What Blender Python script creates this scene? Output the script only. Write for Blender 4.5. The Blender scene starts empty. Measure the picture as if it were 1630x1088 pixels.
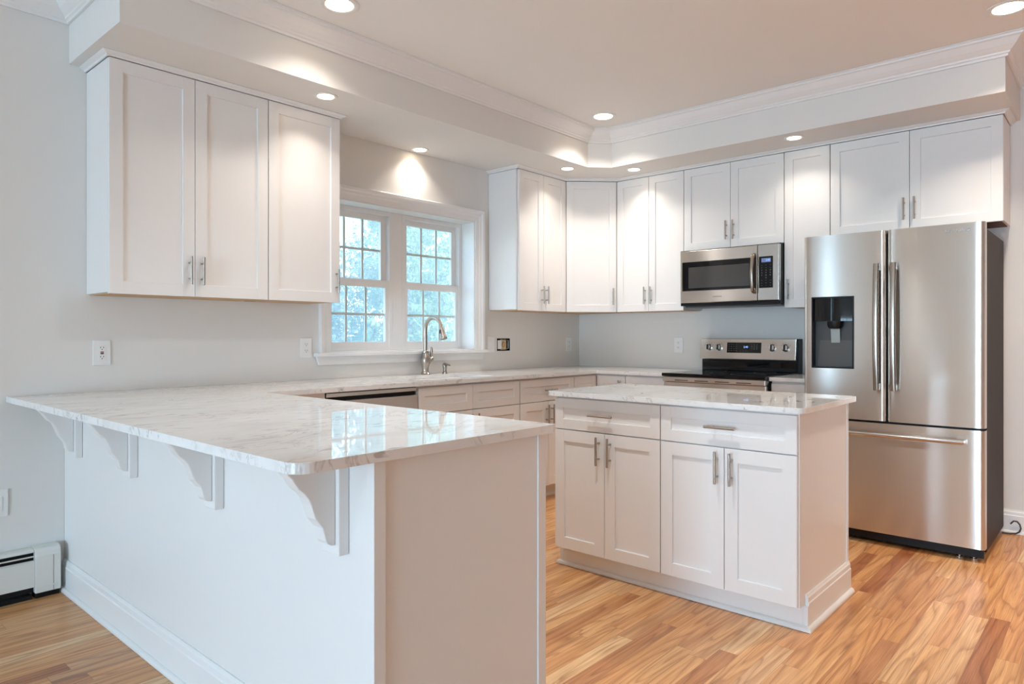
import bpy, bmesh, math, random
from mathutils import Vector, Matrix
random.seed(7)
PI = math.pi
SC = bpy.context.scene
COL = SC.collection

# ------------------------------------------------------------------ camera, sky, sun, large lights, exposure
cam_data = bpy.data.cameras.new('camera')
cam = bpy.data.objects.new('camera', cam_data); COL.objects.link(cam)
cam.location = (-5.068, -3.718, 1.184)
cam.rotation_euler = (PI/2, 0, -0.8401)
cam_data.sensor_width = 36.0
cam_data.lens = 36.0*1092.3/1630
cam_data.shift_y = -10.6/1630
cam_data.clip_start = 0.05
SC.camera = cam

SC.view_settings.view_transform = 'Standard'
SC.view_settings.look = 'None'
SC.view_settings.gamma = 1
SC.view_settings.use_curve_mapping = False
SC.view_settings.exposure = 0.66
SC.cycles.max_bounces = 10
SC.cycles.diffuse_bounces = 6
SC.cycles.glossy_bounces = 5
SC.cycles.transparent_max_bounces = 16
SC.cycles.sample_clamp_indirect = 6.0
SC.cycles.caustics_reflective = False
SC.cycles.caustics_refractive = False

world = bpy.data.worlds.new('sky'); SC.world = world
world.use_nodes = True
wn = world.node_tree.nodes; wl = world.node_tree.links
bg = wn['Background']
sky = wn.new('ShaderNodeTexSky')
sky.sky_type = 'NISHITA'; sky.sun_disc = False
sky.sun_elevation = math.radians(52); sky.sun_rotation = math.radians(140)
hs = wn.new('ShaderNodeHueSaturation'); hs.inputs['Saturation'].default_value = 0.95
wl.new(sky.outputs[0], hs.inputs['Color']); wl.new(hs.outputs[0], bg.inputs[0])
bg.inputs[1].default_value = 0.75

def lamp(name, kind, loc, rot, energy, color, **kw):
    d = bpy.data.lights.new(name, kind)
    d.energy = energy; d.color = color
    for k, v in kw.items(): setattr(d, k, v)
    o = bpy.data.objects.new(name, d); COL.objects.link(o)
    o.location = loc; o.rotation_euler = rot
    return o

FILL_BLUE = (0.50, 0.73, 1.0)
lamp('sun', 'SUN', (0, 0, 10), (math.radians(38), 0, math.radians(20)), 5.0, (1.0, 0.96, 0.88), angle=math.radians(1.5))
# added fill lamps standing in for daylight at the unseen far openings
lamp('added_fill_patio', 'AREA', (-12.45, -3.6, 1.25), (0, math.radians(-95), 0), 190, FILL_BLUE, shape='RECTANGLE', size=1.9, size_y=2.4)
lamp('added_fill_low', 'AREA', (-12.48, -3.6, 0.35), (0, math.radians(-125), 0), 230, FILL_BLUE, shape='RECTANGLE', size=0.8, size_y=2.4)  # added upward fill for ceiling and soffit underside; no deck exists outside
lamp('added_fill_west', 'AREA', (-12.5, -6.2, 1.45), (0, math.radians(-110), 0), 60, FILL_BLUE, shape='RECTANGLE', size=1.4, size_y=1.6)
lamp('added_fill_north', 'AREA', (-9.0, 0.30, 1.2), (math.radians(-90), 0, 0), 270, FILL_BLUE, shape='RECTANGLE', size=3.0, size_y=2.2)  # added lamp for the bright stripes mirrored in the refrigerator doors

# ------------------------------------------------------------------ materials
def new_mat(name):
    m = bpy.data.materials.new(name); m.use_nodes = True
    nt = m.node_tree
    return m, nt, nt.nodes['Principled BSDF']

def simple(name, color, rough=0.5, metal=0.0, **kw):
    m, nt, p = new_mat(name)
    p.inputs['Base Color'].default_value = (*color, 1)
    p.inputs['Roughness'].default_value = rough
    p.inputs['Metallic'].default_value = metal
    for k, v in kw.items(): p.inputs[k].default_value = v
    return m

class N:
    """small node helper"""
    def __init__(s, nt): s.nt = nt
    def _set(s, sock, v):
        if hasattr(v, 'is_output') or isinstance(v, bpy.types.NodeSocket): s.nt.links.new(v, sock)
        else: sock.default_value = v
    def math(s, op, a, b=None, c=None, clamp=False):
        n = s.nt.nodes.new('ShaderNodeMath'); n.operation = op; n.use_clamp = clamp
        for i, v in enumerate((a, b, c)):
            if v is not None: s._set(n.inputs[i], v)
        return n.outputs[0]
    def comb(s, x, y, z):
        n = s.nt.nodes.new('ShaderNodeCombineXYZ')
        for i, v in enumerate((x, y, z)): s._set(n.inputs[i], v)
        return n.outputs[0]
    def sep(s, v):
        n = s.nt.nodes.new('ShaderNodeSeparateXYZ'); s._set(n.inputs[0], v); return n.outputs
    def pos(s): return s.nt.nodes.new('ShaderNodeNewGeometry').outputs['Position']
    def obj(s): return s.nt.nodes.new('ShaderNodeTexCoord').outputs['Object']
    def noise(s, v, scale=1, detail=3, rough=0.5, dist=0.0):
        n = s.nt.nodes.new('ShaderNodeTexNoise'); s._set(n.inputs['Vector'], v)
        n.inputs['Scale'].default_value = scale; n.inputs['Detail'].default_value = detail
        n.inputs['Roughness'].default_value = rough; n.inputs['Distortion'].default_value = dist
        return n.outputs[0]
    def white(s, v):
        n = s.nt.nodes.new('ShaderNodeTexWhiteNoise'); n.noise_dimensions = '3D'; s._set(n.inputs['Vector'], v)
        return n.outputs
    def ramp(s, f, stops, interp='LINEAR'):
        n = s.nt.nodes.new('ShaderNodeValToRGB'); s._set(n.inputs[0], f)
        e = n.color_ramp.elements; n.color_ramp.interpolation = interp
        while len(e) < len(stops): e.new(0.5)
        for el, (p, c) in zip(e, stops):
            el.position = p; el.color = (*c, 1) if len(c) == 3 else c
        return n.outputs[0]
    def mix(s, f, a, b, mode='MIX'):
        n = s.nt.nodes.new('ShaderNodeMix'); n.data_type = 'RGBA'; n.blend_type = mode
        s._set(n.inputs[0], f)
        for sock, v in ((n.inputs[6], a), (n.inputs[7], b)):
            s._set(sock, (*v, 1) if isinstance(v, tuple) and len(v) == 3 else v)
        return n.outputs[2]
    def bump(s, h, strength, dist=0.001):
        n = s.nt.nodes.new('ShaderNodeBump'); s._set(n.inputs['Height'], h)
        n.inputs['Strength'].default_value = strength; n.inputs['Distance'].default_value = dist
        return n.outputs[0]

def paint(name, color, rough, bump=0.0, scale=300, spec=0.5):
    m, nt, p = new_mat(name); n = N(nt)
    big = n.noise(n.pos(), 1.7, 2)
    c = n.mix(n.math('MULTIPLY', big, 0.5), color, tuple(x*0.955 for x in color))
    nt.links.new(c, p.inputs['Base Color'])
    p.inputs['Roughness'].default_value = rough
    p.inputs['Specular IOR Level'].default_value = spec
    if bump:
        nt.links.new(n.bump(n.noise(n.pos(), scale, 2), bump, 0.0006), p.inputs['Normal'])
    return m

M = {}
M['wall'] = paint('wall_paint', (0.75, 0.735, 0.71), 0.75, 0.25)
M['ceiling'] = paint('ceiling_paint', (0.84, 0.83, 0.81), 0.9, 0.25)
M['trim'] = paint('trim_paint', (0.80, 0.795, 0.785), 0.35)
M['cab'] = paint('cabinet_paint', (0.80, 0.785, 0.77), 0.34, 0.05, 90)
M['panel'] = paint('skin_panel_paint', (0.78, 0.77, 0.755), 0.38)
M['plastic'] = simple('white_plastic', (0.82, 0.82, 0.81), 0.3)
M['slot'] = simple('dark_slot', (0.05, 0.05, 0.05), 0.6)
M['black'] = simple('black_plastic', (0.008, 0.008, 0.009), 0.4, **{'Specular IOR Level': 0.25})
M['gloss_black'] = simple('black_glass', (0.004, 0.004, 0.005), 0.04, **{'Specular IOR Level': 0.32})
M['red'] = simple('red_button', (0.25, 0.02, 0.03), 0.4)
M['nickel'] = simple('brushed_nickel', (0.44, 0.40, 0.355), 0.28, 1.0)
M['chrome'] = simple('satin_chrome', (0.66, 0.65, 0.63), 0.18, 1.0)
M['birch'] = simple('raw_birch', (0.55, 0.36, 0.2), 0.6)
M['darkwood'] = simple('dark_raw_board', (0.09, 0.03, 0.015), 0.6)
M['enamel'] = simple('heater_enamel', (0.72, 0.72, 0.68), 0.4)
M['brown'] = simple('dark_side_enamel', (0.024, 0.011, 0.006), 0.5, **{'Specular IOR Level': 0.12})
M['brass'] = simple('wire_connector', (0.65, 0.48, 0.25), 0.5)
M['grey_plastic'] = simple('grey_plastic', (0.045, 0.042, 0.04), 0.4)
M['cord'] = simple('cord_rubber', (0.05, 0.035, 0.03), 0.5)
M['letter'] = simple('silver_lettering', (0.34, 0.34, 0.35), 0.35, 0.6)
M['letter_white'] = simple('printed_lettering', (0.55, 0.55, 0.55), 0.5)
M['letter_dim'] = simple('printed_grey_lettering', (0.16, 0.15, 0.14), 0.5)

def emit(name, color, strength):
    m, nt, p = new_mat(name)
    p.inputs['Base Color'].default_value = (0.1, 0.1, 0.1, 1)
    p.inputs['Emission Color'].default_value = (*color, 1)
    p.inputs['Emission Strength'].default_value = strength
    return m
M['lens'] = emit('lamp_lens', (1.0, 0.80, 0.55), 9.0)
M['blue_display'] = emit('blue_digits', (0.25, 0.45, 1.0), 1.2)
M['blue_screen'] = emit('blue_screen', (0.08, 0.16, 0.4), 0.5)

def steel(name, color=(0.62, 0.58, 0.54), rough=0.22, aniso=1.0):
    m, nt, p = new_mat(name); n = N(nt)
    p.inputs['Base Color'].default_value = (*color, 1)
    p.inputs['Metallic'].default_value = 1.0
    o = n.sep(n.obj())
    streak = n.noise(n.comb(n.math('MULTIPLY', o[0], 3.0), n.math('MULTIPLY', o[1], 3.0), n.math('MULTIPLY', o[2], 700.0)), 1, 2)
    nt.links.new(n.math('MULTIPLY_ADD', streak, 0.03, rough-0.015), p.inputs['Roughness'])
    p.inputs['Anisotropic'].default_value = aniso
    p.inputs['Anisotropic Rotation'].default_value = 0.25
    t = nt.nodes.new('ShaderNodeTangent'); t.direction_type = 'RADIAL'; t.axis = 'Z'
    nt.links.new(t.outputs[0], p.inputs['Tangent'])
    return m
M['steel'] = steel('brushed_steel')
M['steel_smooth'] = steel('satin_steel', (0.62, 0.60, 0.57), 0.18, 0.5)
M['handle_steel'] = simple('bronze_tinted_steel', (0.38, 0.325, 0.275), 0.24, 1.0)

def quartz():
    m, nt, p = new_mat('white_quartz'); n = N(nt)
    pos = n.pos(); o = n.sep(pos)
    warp = n.noise(pos, 4.0, 3)
    v = n.comb(n.math('MULTIPLY', o[0], 9.0), n.math('MULTIPLY_ADD', o[1], 42.0, n.math('MULTIPLY', warp, 9.0)), n.math('MULTIPLY', o[2], 30.0))
    streak = n.noise(v, 1.0, 2, 0.5, 0.2)
    zone = n.ramp(n.noise(n.comb(n.math('MULTIPLY', o[0], 1.5), n.math('MULTIPLY', o[1], 3.0), o[2]), 1.6, 2), [(0.42, (0, 0, 0)), (0.58, (1, 1, 1))])
    fleck = n.ramp(streak, [(0.0, (1, 1, 1)), (0.325, (1, 1, 1)), (0.365, (0, 0, 0))])
    soft = n.ramp(streak, [(0.30, (1, 1, 1)), (0.46, (0, 0, 0))])
    v2 = n.comb(n.math('MULTIPLY', o[0], 3.0), n.math('MULTIPLY', o[1], 6.0), n.math('MULTIPLY', o[2], 6.0))
    cloud = n.noise(v2, 1.0, 4, 0.6, 0.6)
    base = n.ramp(cloud, [(0.32, (0.70, 0.69, 0.675)), (0.52, (0.775, 0.77, 0.76)), (0.75, (0.82, 0.815, 0.81))])
    vein = n.noise(n.comb(n.math('MULTIPLY', o[0], 2.2), n.math('MULTIPLY', o[1], 3.6), n.math('MULTIPLY', o[2], 3.6)), 1.5, 5, 0.62, 1.6)
    line = n.ramp(n.math('ABSOLUTE', n.math('SUBTRACT', vein, 0.5)), [(0.0, (1, 1, 1)), (0.02, (0, 0, 0)), (1, (0, 0, 0))])
    gate = n.ramp(n.noise(pos, 3.1, 2), [(0.5, (0, 0, 0)), (0.6, (1, 1, 1))])
    c = n.mix(n.math('MULTIPLY', soft, 0.14), base, (0.52, 0.51, 0.495))
    c = n.mix(n.math('MULTIPLY', n.math('MULTIPLY', fleck, zone), 0.75), c, (0.40, 0.39, 0.38))
    c = n.mix(n.math('MULTIPLY', n.math('MULTIPLY', line, gate), 0.6), c, (0.36, 0.345, 0.33))
    nt.links.new(c, p.inputs['Base Color'])
    p.inputs['Roughness'].default_value = 0.025
    p.inputs['Specular IOR Level'].default_value = 0.62
    return m
M['quartz'] = quartz()

def oak():
    m, nt, p = new_mat('red_oak_strip_floor'); n = N(nt)
    pos = n.pos(); o = n.sep(pos)
    W, L = 0.0715, 0.95
    yr = n.math('DIVIDE', o[1], W); row = n.math('FLOOR', yr)
    r1 = n.white(n.comb(row, 3.7, 1.1))[0]
    xr = n.math('ADD', n.math('DIVIDE', o[0], L), n.math('MULTIPLY', r1, 9.0)); colm = n.math('FLOOR', xr)
    wn_ = n.white(n.comb(row, colm, 5.5)); rv = wn_[0]; rc = n.sep(wn_[1])
    gx = n.math('ADD', o[0], n.math('MULTIPLY', rc[0], 31.0))
    gy = n.math('ADD', o[1], n.math('MULTIPLY', rc[1], 17.0))
    # cathedral growth rings: contour lines of a stretched noise field, stronger on some boards
    field = n.noise(n.comb(n.math('MULTIPLY', gx, 0.75), n.math('MULTIPLY', gy, 9.0), n.math('MULTIPLY', rc[2], 9.0)), 1.0, 2, 0.4, 0.1)
    ring = n.math('FRACT', n.math('MULTIPLY', field, n.math('MULTIPLY_ADD', rc[2], 9.0, 6.0)))
    ringc = n.ramp(ring, [(0.0, (0.25, 0.25, 0.25)), (0.18, (0.65, 0.65, 0.65)), (0.6, (1, 1, 1)), (0.9, (0.8, 0.8, 0.8)), (1.0, (0.25, 0.25, 0.25))])
    pore = n.noise(n.comb(n.math('MULTIPLY', gx, 5.0), n.math('MULTIPLY', gy, 330.0), 0.0), 1.0, 3, 0.6)
    porec = n.ramp(pore, [(0.32, (0.35, 0.35, 0.35)), (0.56, (1, 1, 1))])
    fib = n.noise(n.comb(n.math('MULTIPLY', gx, 1.6), n.math('MULTIPLY', gy, 60.0), 4.0), 1.0, 3, 0.55, 0.4)
    dark = n.noise(n.comb(n.math('MULTIPLY', gx, 1.5), n.math('MULTIPLY', gy, 22.0), 2.0), 1.0, 4, 0.6, 0.6)
    darkc = n.ramp(dark, [(0.29, (1, 1, 1)), (0.40, (0, 0, 0))])
    tone = n.ramp(rv, [(0.0, (0.46, 0.185, 0.075)), (0.15, (0.74, 0.40, 0.165)), (0.38, (0.84, 0.51, 0.24)), (0.6, (0.74, 0.385, 0.165)), (0.8, (0.89, 0.62, 0.34)), (1.0, (0.56, 0.25, 0.105))])
    deep = n.mix(1.0, tone, (0.56, 0.42, 0.33), 'MULTIPLY')
    c = n.mix(ringc, deep, tone)
    c = n.mix(n.ramp(fib, [(0.36, (0.6, 0.6, 0.6)), (0.6, (0, 0, 0))]), c, n.mix(1.0, c, (0.72, 0.58, 0.48), 'MULTIPLY'))
    c = n.mix(n.math('SUBTRACT', 1.0, porec), c, n.mix(1.0, c, (0.60, 0.50, 0.43), 'MULTIPLY'))
    c = n.mix(n.math('MULTIPLY', darkc, 0.7), c, (0.20, 0.085, 0.04))
    fy = n.math('FRACT', yr); ey = n.math('MINIMUM', fy, n.math('SUBTRACT', 1.0, fy))
    fx = n.math('FRACT', xr); ex = n.math('MULTIPLY', n.math('MINIMUM', fx, n.math('SUBTRACT', 1.0, fx)), L/W)
    gap = n.math('MINIMUM', ey, ex)
    gapc = n.ramp(gap, [(0.0, (1, 1, 1)), (0.02, (0, 0, 0))])
    c = n.mix(n.math('MULTIPLY', gapc, 0.6), c, (0.12, 0.05, 0.025))
    nt.links.new(c, p.inputs['Base Color'])
    nt.links.new(n.math('MULTIPLY_ADD', porec, -0.06, 0.36), p.inputs['Roughness'])
    nt.links.new(n.bump(n.math('SUBTRACT', porec, gapc), 0.12, 0.0006), p.inputs['Normal'])
    return m
M['oak'] = oak()

def glass():
    m, nt, p = new_mat('window_glass'); nt.nodes.remove(p)
    out = nt.nodes['Material Output']
    t = nt.nodes.new('ShaderNodeBsdfTransparent'); t.inputs[0].default_value = (0.95, 0.98, 0.98, 1)
    g = nt.nodes.new('ShaderNodeBsdfGlossy'); g.inputs['Roughness'].default_value = 0.02
    mx = nt.nodes.new('ShaderNodeMixShader'); mx.inputs[0].default_value = 0.06
    nt.links.new(t.outputs[0], mx.inputs[1]); nt.links.new(g.outputs[0], mx.inputs[2]); nt.links.new(mx.outputs[0], out.inputs[0])
    return m
M['glass'] = glass()

def screen():
    m, nt, p = new_mat('insect_screen_mesh'); nt.nodes.remove(p)
    out = nt.nodes['Material Output']
    t = nt.nodes.new('ShaderNodeBsdfTransparent')
    d = nt.nodes.new('ShaderNodeBsdfTranslucent'); d.inputs[0].default_value = (0.76, 0.84, 0.97, 1)
    mx = nt.nodes.new('ShaderNodeMixShader'); mx.inputs[0].default_value = 0.24
    nt.links.new(t.outputs[0], mx.inputs[1]); nt.links.new(d.outputs[0], mx.inputs[2]); nt.links.new(mx.outputs[0], out.inputs[0])
    return m
M['screen'] = screen()

def leaf(name, a, b):
    m, nt, p = new_mat(name); n = N(nt)
    c = n.ramp(n.noise(n.pos(), 7.0, 4, 0.65), [(0.36, a), (0.64, b)])
    nt.links.new(c, p.inputs['Base Color'])
    p.inputs['Roughness'].default_value = 0.45
    tr = nt.nodes.new('ShaderNodeBsdfTranslucent'); nt.links.new(c, tr.inputs[0])
    mx = nt.nodes.new('ShaderNodeMixShader'); mx.inputs[0].default_value = 0.4
    nt.links.new(p.outputs[0], mx.inputs[1]); nt.links.new(tr.outputs[0], mx.inputs[2])
    nt.links.new(mx.outputs[0], nt.nodes['Material Output'].inputs[0])
    return m
M['leaf1'] = leaf('leaf_bluegreen', (0.03, 0.08, 0.055), (0.24, 0.40, 0.24))
M['leaf2'] = leaf('leaf_bright', (0.05, 0.12, 0.04), (0.42, 0.56, 0.24))
M['bark'] = simple('bark', (0.09, 0.065, 0.045), 0.9)
M['lawn'] = paint('lawn_green', (0.10, 0.2, 0.06), 0.9, 0.5, 60)

# ------------------------------------------------------------------ mesh helpers
def tag(o, label=None, cat=None, group=None, kind=None):
    if label: o['label'] = label
    if cat: o['category'] = cat
    if group: o['group'] = group
    if kind: o['kind'] = kind
    return o

def thing(name, label, cat, loc=(0, 0, 0), rz=0.0, group=None):
    o = bpy.data.objects.new(name, None); COL.objects.link(o)
    o.empty_display_size = 0.05
    o.location = loc; o.rotation_euler = (0, 0, rz)
    return tag(o, label, cat, group)

def obj(name, bm, mat, parent=None, smooth=None, bevel=None, loc=None):
    me = bpy.data.meshes.new(name)
    bmesh.ops.recalc_face_normals(bm, faces=bm.faces)
    bm.to_mesh(me); bm.free()
    for mm in (mat if isinstance(mat, (list, tuple)) else [mat]): me.materials.append(M[mm])
    if smooth is not None:
        me.shade_smooth()
        me.set_sharp_from_angle(angle=math.radians(smooth))
    o = bpy.data.objects.new(name, me); COL.objects.link(o)
    if parent: o.parent = parent
    if loc: o.location = loc
    if bevel:
        b = o.modifiers.new('edge', 'BEVEL'); b.width = bevel; b.segments = 2
        b.limit_method = 'ANGLE'; b.angle_limit = math.radians(40)
    return o

def struct(name, bm, mat, parent=None, **kw):
    o = obj(name, bm, mat, parent, **kw)
    if not parent: o['kind'] = 'structure'
    return o

def box(x0, x1, y0, y1, z0, z1, bev=0.0, seg=2, bm=None):
    b = bmesh.new()
    vs = [b.verts.new((x, y, z)) for x in (x0, x1) for y in (y0, y1) for z in (z0, z1)]
    for f in ((0, 1, 3, 2), (4, 6, 7, 5), (0, 4, 5, 1), (2, 3, 7, 6), (0, 2, 6, 4), (1, 5, 7, 3)):
        b.faces.new([vs[i] for i in f])
    if bev:
        bmesh.ops.bevel(b, geom=list(b.edges), offset=bev, segments=seg, profile=0.6, affect='EDGES')
    if bm is None: return b
    join(bm, b); return bm

def join(dst, src):
    me = bpy.data.meshes.new('tmp'); src.to_mesh(me); src.free()
    dst.from_mesh(me); bpy.data.meshes.remove(me)
    return dst

def xform(bm, mat):
    bmesh.ops.transform(bm, matrix=mat, verts=bm.verts); return bm

def slab(outer, holes, thick, plane='z', at=0.0):
    """polygon with holes, extruded by thick along +axis from 'at'. plane z:(x,y) x:(y,z) y:(x,z)"""
    def P(u, v, w):
        return {'z': (u, v, w), 'x': (w, u, v), 'y': (u, w, v)}[plane]
    bm = bmesh.new(); edges = []
    for loop in [outer]+holes:
        vs = [bm.verts.new(P(u, v, at)) for u, v in loop]
        for i in range(len(vs)): edges.append(bm.edges.new((vs[i], vs[(i+1) % len(vs)])))
    bmesh.ops.triangle_fill(bm, use_beauty=True, use_dissolve=False, edges=edges)
    r = bmesh.ops.extrude_face_region(bm, geom=list(bm.faces))
    vv = [g for g in r['geom'] if isinstance(g, bmesh.types.BMVert)]
    bmesh.ops.translate(bm, verts=vv, vec=P(0, 0, thick))
    return bm

def rect(a, b, c, d): return [(a, c), (b, c), (b, d), (a, d)]

def rounded(pts, radii, seg=6):
    out = []
    n = len(pts)
    for i, p in enumerate(pts):
        r = radii[i]
        if r <= 0: out.append(p); continue
        p = Vector(p); a = (Vector(pts[i-1])-p).normalized(); b = (Vector(pts[(i+1) % n])-p).normalized()
        ang = a.angle(b); d = r/math.tan(ang/2)
        c = p+(a+b).normalized()*(r/math.sin(ang/2))
        s = p+a*d-c; e = p+b*d-c
        a0 = math.atan2(s.y, s.x); da = (math.atan2(e.y, e.x)-a0+PI) % (2*PI)-PI
        for k in range(seg+1):
            t = a0+da*k/seg
            out.append((c.x+r*math.cos(t), c.y+r*math.sin(t)))
    return out

def sweep(profile, path, closed=False):
    """profile [(out, z)], path 2D; 'out' points to the right-hand side of the walking direction"""
    bm = bmesh.new(); n = len(path); rings = []
    P = [Vector(p) for p in path]
    for i in range(n):
        dirs = []
        if i > 0 or closed: dirs.append((P[i]-P[i-1]).normalized())
        if i < n-1 or closed: dirs.append((P[(i+1) % n]-P[i]).normalized())
        ns = [Vector((d.y, -d.x)) for d in dirs]
        m = sum(ns, Vector((0, 0)))
        m = m/m.dot(ns[0]) if len(ns) == 2 else m
        rings.append([bm.verts.new((P[i].x+m.x*o, P[i].y+m.y*o, z)) for o, z in profile])
    k = len(profile)
    for i in range(n if closed else n-1):
        a, b = rings[i], rings[(i+1) % n]
        for j in range(k): bm.faces.new((a[j], a[(j+1) % k], b[(j+1) % k], b[j]))
    if not closed:
        bm.faces.new(rings[0]); bm.faces.new(rings[-1][::-1])
    return bm

def tube(pts, rad, seg=12, bm=None):
    b = bmesh.new(); P = [Vector(p) for p in pts]; n = len(P)
    if not hasattr(rad, '__len__'): rad = [rad]*n
    up = None; rings = []
    for i in range(n):
        t = (P[min(i+1, n-1)]-P[max(i-1, 0)]).normalized()
        if up is None:
            up = t.orthogonal().normalized()
        up = (up-t*up.dot(t)).normalized(); s = t.cross(up)
        rings.append([b.verts.new(P[i]+(up*math.cos(2*PI*k/seg)+s*math.sin(2*PI*k/seg))*rad[i]) for k in range(seg)])
    for i in range(n-1):
        for k in range(seg): b.faces.new((rings[i][k], rings[i][(k+1) % seg], rings[i+1][(k+1) % seg], rings[i+1][k]))
    b.faces.new(rings[0]); b.faces.new(rings[-1][::-1])
    if bm is None: return b
    return join(bm, b)

def lathe(prof, seg=32, center=(0, 0, 0)):
    """prof [(r,z)] closed at both ends with caps"""
    b = bmesh.new(); rings = []
    for r, z in prof:
        rings.append([b.verts.new((center[0]+r*math.cos(2*PI*k/seg), center[1]+r*math.sin(2*PI*k/seg), center[2]+z)) for k in range(seg)])
    for i in range(len(prof)-1):
        for k in range(seg): b.faces.new((rings[i][k], rings[i][(k+1) % seg], rings[i+1][(k+1) % seg], rings[i+1][k]))
    b.faces.new(rings[0]); b.faces.new(rings[-1][::-1])
    return b

def lathe_ring(prof, seg=40, center=(0, 0, 0)):
    """closed profile revolved into a ring"""
    b = bmesh.new(); rings = []
    for r, z in prof:
        rings.append([b.verts.new((center[0]+r*math.cos(2*PI*k/seg), center[1]+r*math.sin(2*PI*k/seg), center[2]+z)) for k in range(seg)])
    n = len(prof)
    for i in range(n):
        for k in range(seg): b.faces.new((rings[i][k], rings[i][(k+1) % seg], rings[(i+1) % n][(k+1) % seg], rings[(i+1) % n][k]))
    return b

def text(name, body, size, mat, parent, loc, rot=(PI/2, 0, 0), extrude=0.0004, align='CENTER', space=1.0):
    cu = bpy.data.curves.new(name, 'FONT'); cu.body = body; cu.size = size; cu.extrude = extrude
    cu.align_x = align; cu.align_y = 'CENTER'; cu.space_character = space
    t = bpy.data.objects.new(name, cu); COL.objects.link(t)
    dg = bpy.context.evaluated_depsgraph_get()
    me = bpy.data.meshes.new_from_object(t.evaluated_get(dg))
    bpy.data.objects.remove(t); bpy.data.curves.remove(cu)
    me.materials.clear(); me.materials.append(M[mat])
    o = bpy.data.objects.new(name, me); COL.objects.link(o)
    o.parent = parent; o.location = loc; o.rotation_euler = rot
    return o

def cut(o, cutters):
    """subtract temporary meshes from o, keep only the result"""
    for cb in cutters:
        me = bpy.data.meshes.new('tmp_cut'); bmesh.ops.recalc_face_normals(cb, faces=cb.faces); cb.to_mesh(me); cb.free()
        c = bpy.data.objects.new('tmp_cut', me); COL.objects.link(c)
        par = o.parent; o.parent = None
        md = o.modifiers.new('cut', 'BOOLEAN'); md.operation = 'DIFFERENCE'; md.object = c; md.solver = 'EXACT'
        dg = bpy.context.evaluated_depsgraph_get(); dg.update()
        new = bpy.data.meshes.new_from_object(o.evaluated_get(dg))
        o.modifiers.remove(md); old = o.data; o.data = new
        bpy.data.meshes.remove(old); bpy.data.objects.remove(c); bpy.data.meshes.remove(me)
        o.parent = par

def dup(root, loc, rz, label, group=None):
    r = root.copy(); COL.objects.link(r); r.location = loc; r.rotation_euler = (0, 0, rz); r['label'] = label
    if group: r['group'] = group
    for ch in list(root.children):
        c = ch.copy(); COL.objects.link(c); c.parent = r
        for g in ch.children:
            d = g.copy(); COL.objects.link(d); d.parent = c
    return r

# ------------------------------------------------------------------ the room
ZC = 2.743          # ceiling
ZS = 2.463          # soffit underside
XW, YS_ = -12.2, -9.6  # unseen west and south walls, distance set for light falloff and bounce

struct('floor', box(XW-0.2, 0.2, YS_-0.2, 0.2, -0.12, 0.0), 'oak')
struct('ceiling', box(XW-0.2, 0.2, YS_-0.2, 0.2, ZC, ZC+0.15), 'ceiling')
WX0, WX1, WZ0, WZ1 = -2.629, -1.345, 1.075, 2.058
BX0, BX1, BZ0, BZ1 = -1.098, -0.944, 1.060, 1.160   # open electrical box hole
struct('wall_north', slab(rect(XW-0.2, 0.2, 0, ZC), [rect(WX0, WX1, WZ0, WZ1), rect(BX0, BX1, BZ0, BZ1), rect(-8.9, -7.85, 0.03, 2.3)], 0.2, 'y', 0.0), 'wall')
struct('wall_east', slab(rect(YS_-0.2, 0.0, 0, ZC), [], 0.2, 'x', 0.0), 'wall')
struct('wall_west', slab(rect(YS_-0.2, 0.0, 0, ZC), [rect(-4.8, -2.4, 0.04, 2.12), rect(-6.9, -5.6, 0.85, 2.1)], 0.2, 'x', XW-0.2), 'wall')
struct('wall_south', slab(rect(XW, 0.0, 0, ZC), [], 0.2, 'y', YS_-0.2), 'wall')
# soffit
SF = 0.66
soff = [(-4.052, -0.001), (-4.052, -SF), (-0.789, -SF), (-SF, -0.789), (-SF, -3.243), (-0.001, -3.243), (-0.001, -0.001)]
struct('soffit', slab(soff, [], ZC-ZS-0.001, 'z', ZS), 'wall')
# crown moulding, mitred along walls and soffit
crown = [(0.0005, ZC-0.001), (0.0005, 2.645), (0.012, 2.645), (0.014, 2.655), (0.022, 2.660), (0.024, 2.668), (0.034, 2.675), (0.052, 2.692),
         (0.066, 2.712), (0.074, 2.722), (0.084, 2.725), (0.086, 2.735), (0.095, 2.737), (0.095, ZC-0.001)]
cpath = [(XW+0.001, 0), (-4.052, 0), (-4.052, -SF), (-0.789, -SF), (-SF, -0.789), (-SF, -3.243), (0, -3.243), (0, YS_+0.001)]
struct('trim_1', sweep(crown, cpath), 'trim')
# baseboards
def base_profile(h=0.14, t=0.015):
    return [(0.0006, 0.001), (0.0006, h), (t*0.35, h), (t*0.55, h-0.008), (t*0.75, h-0.012), (t*0.8, h-0.030), (t, h-0.034), (t, 0.001)]
def shoe_profile(t=0.015):
    return [(t+0.0005, 0.001), (t+0.0005, 0.019), (t+0.005, 0.018), (t+0.0105, 0.0145), (t+0.0135, 0.0095), (t+0.0145, 0.001)]
struct('baseboard_east', sweep(base_profile(), [(0, -3.0), (0, YS_+0.001)]), 'trim')
struct('trim_2', sweep(shoe_profile(), [(0, -3.0), (0, YS_+0.001)]), 'trim')

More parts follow.
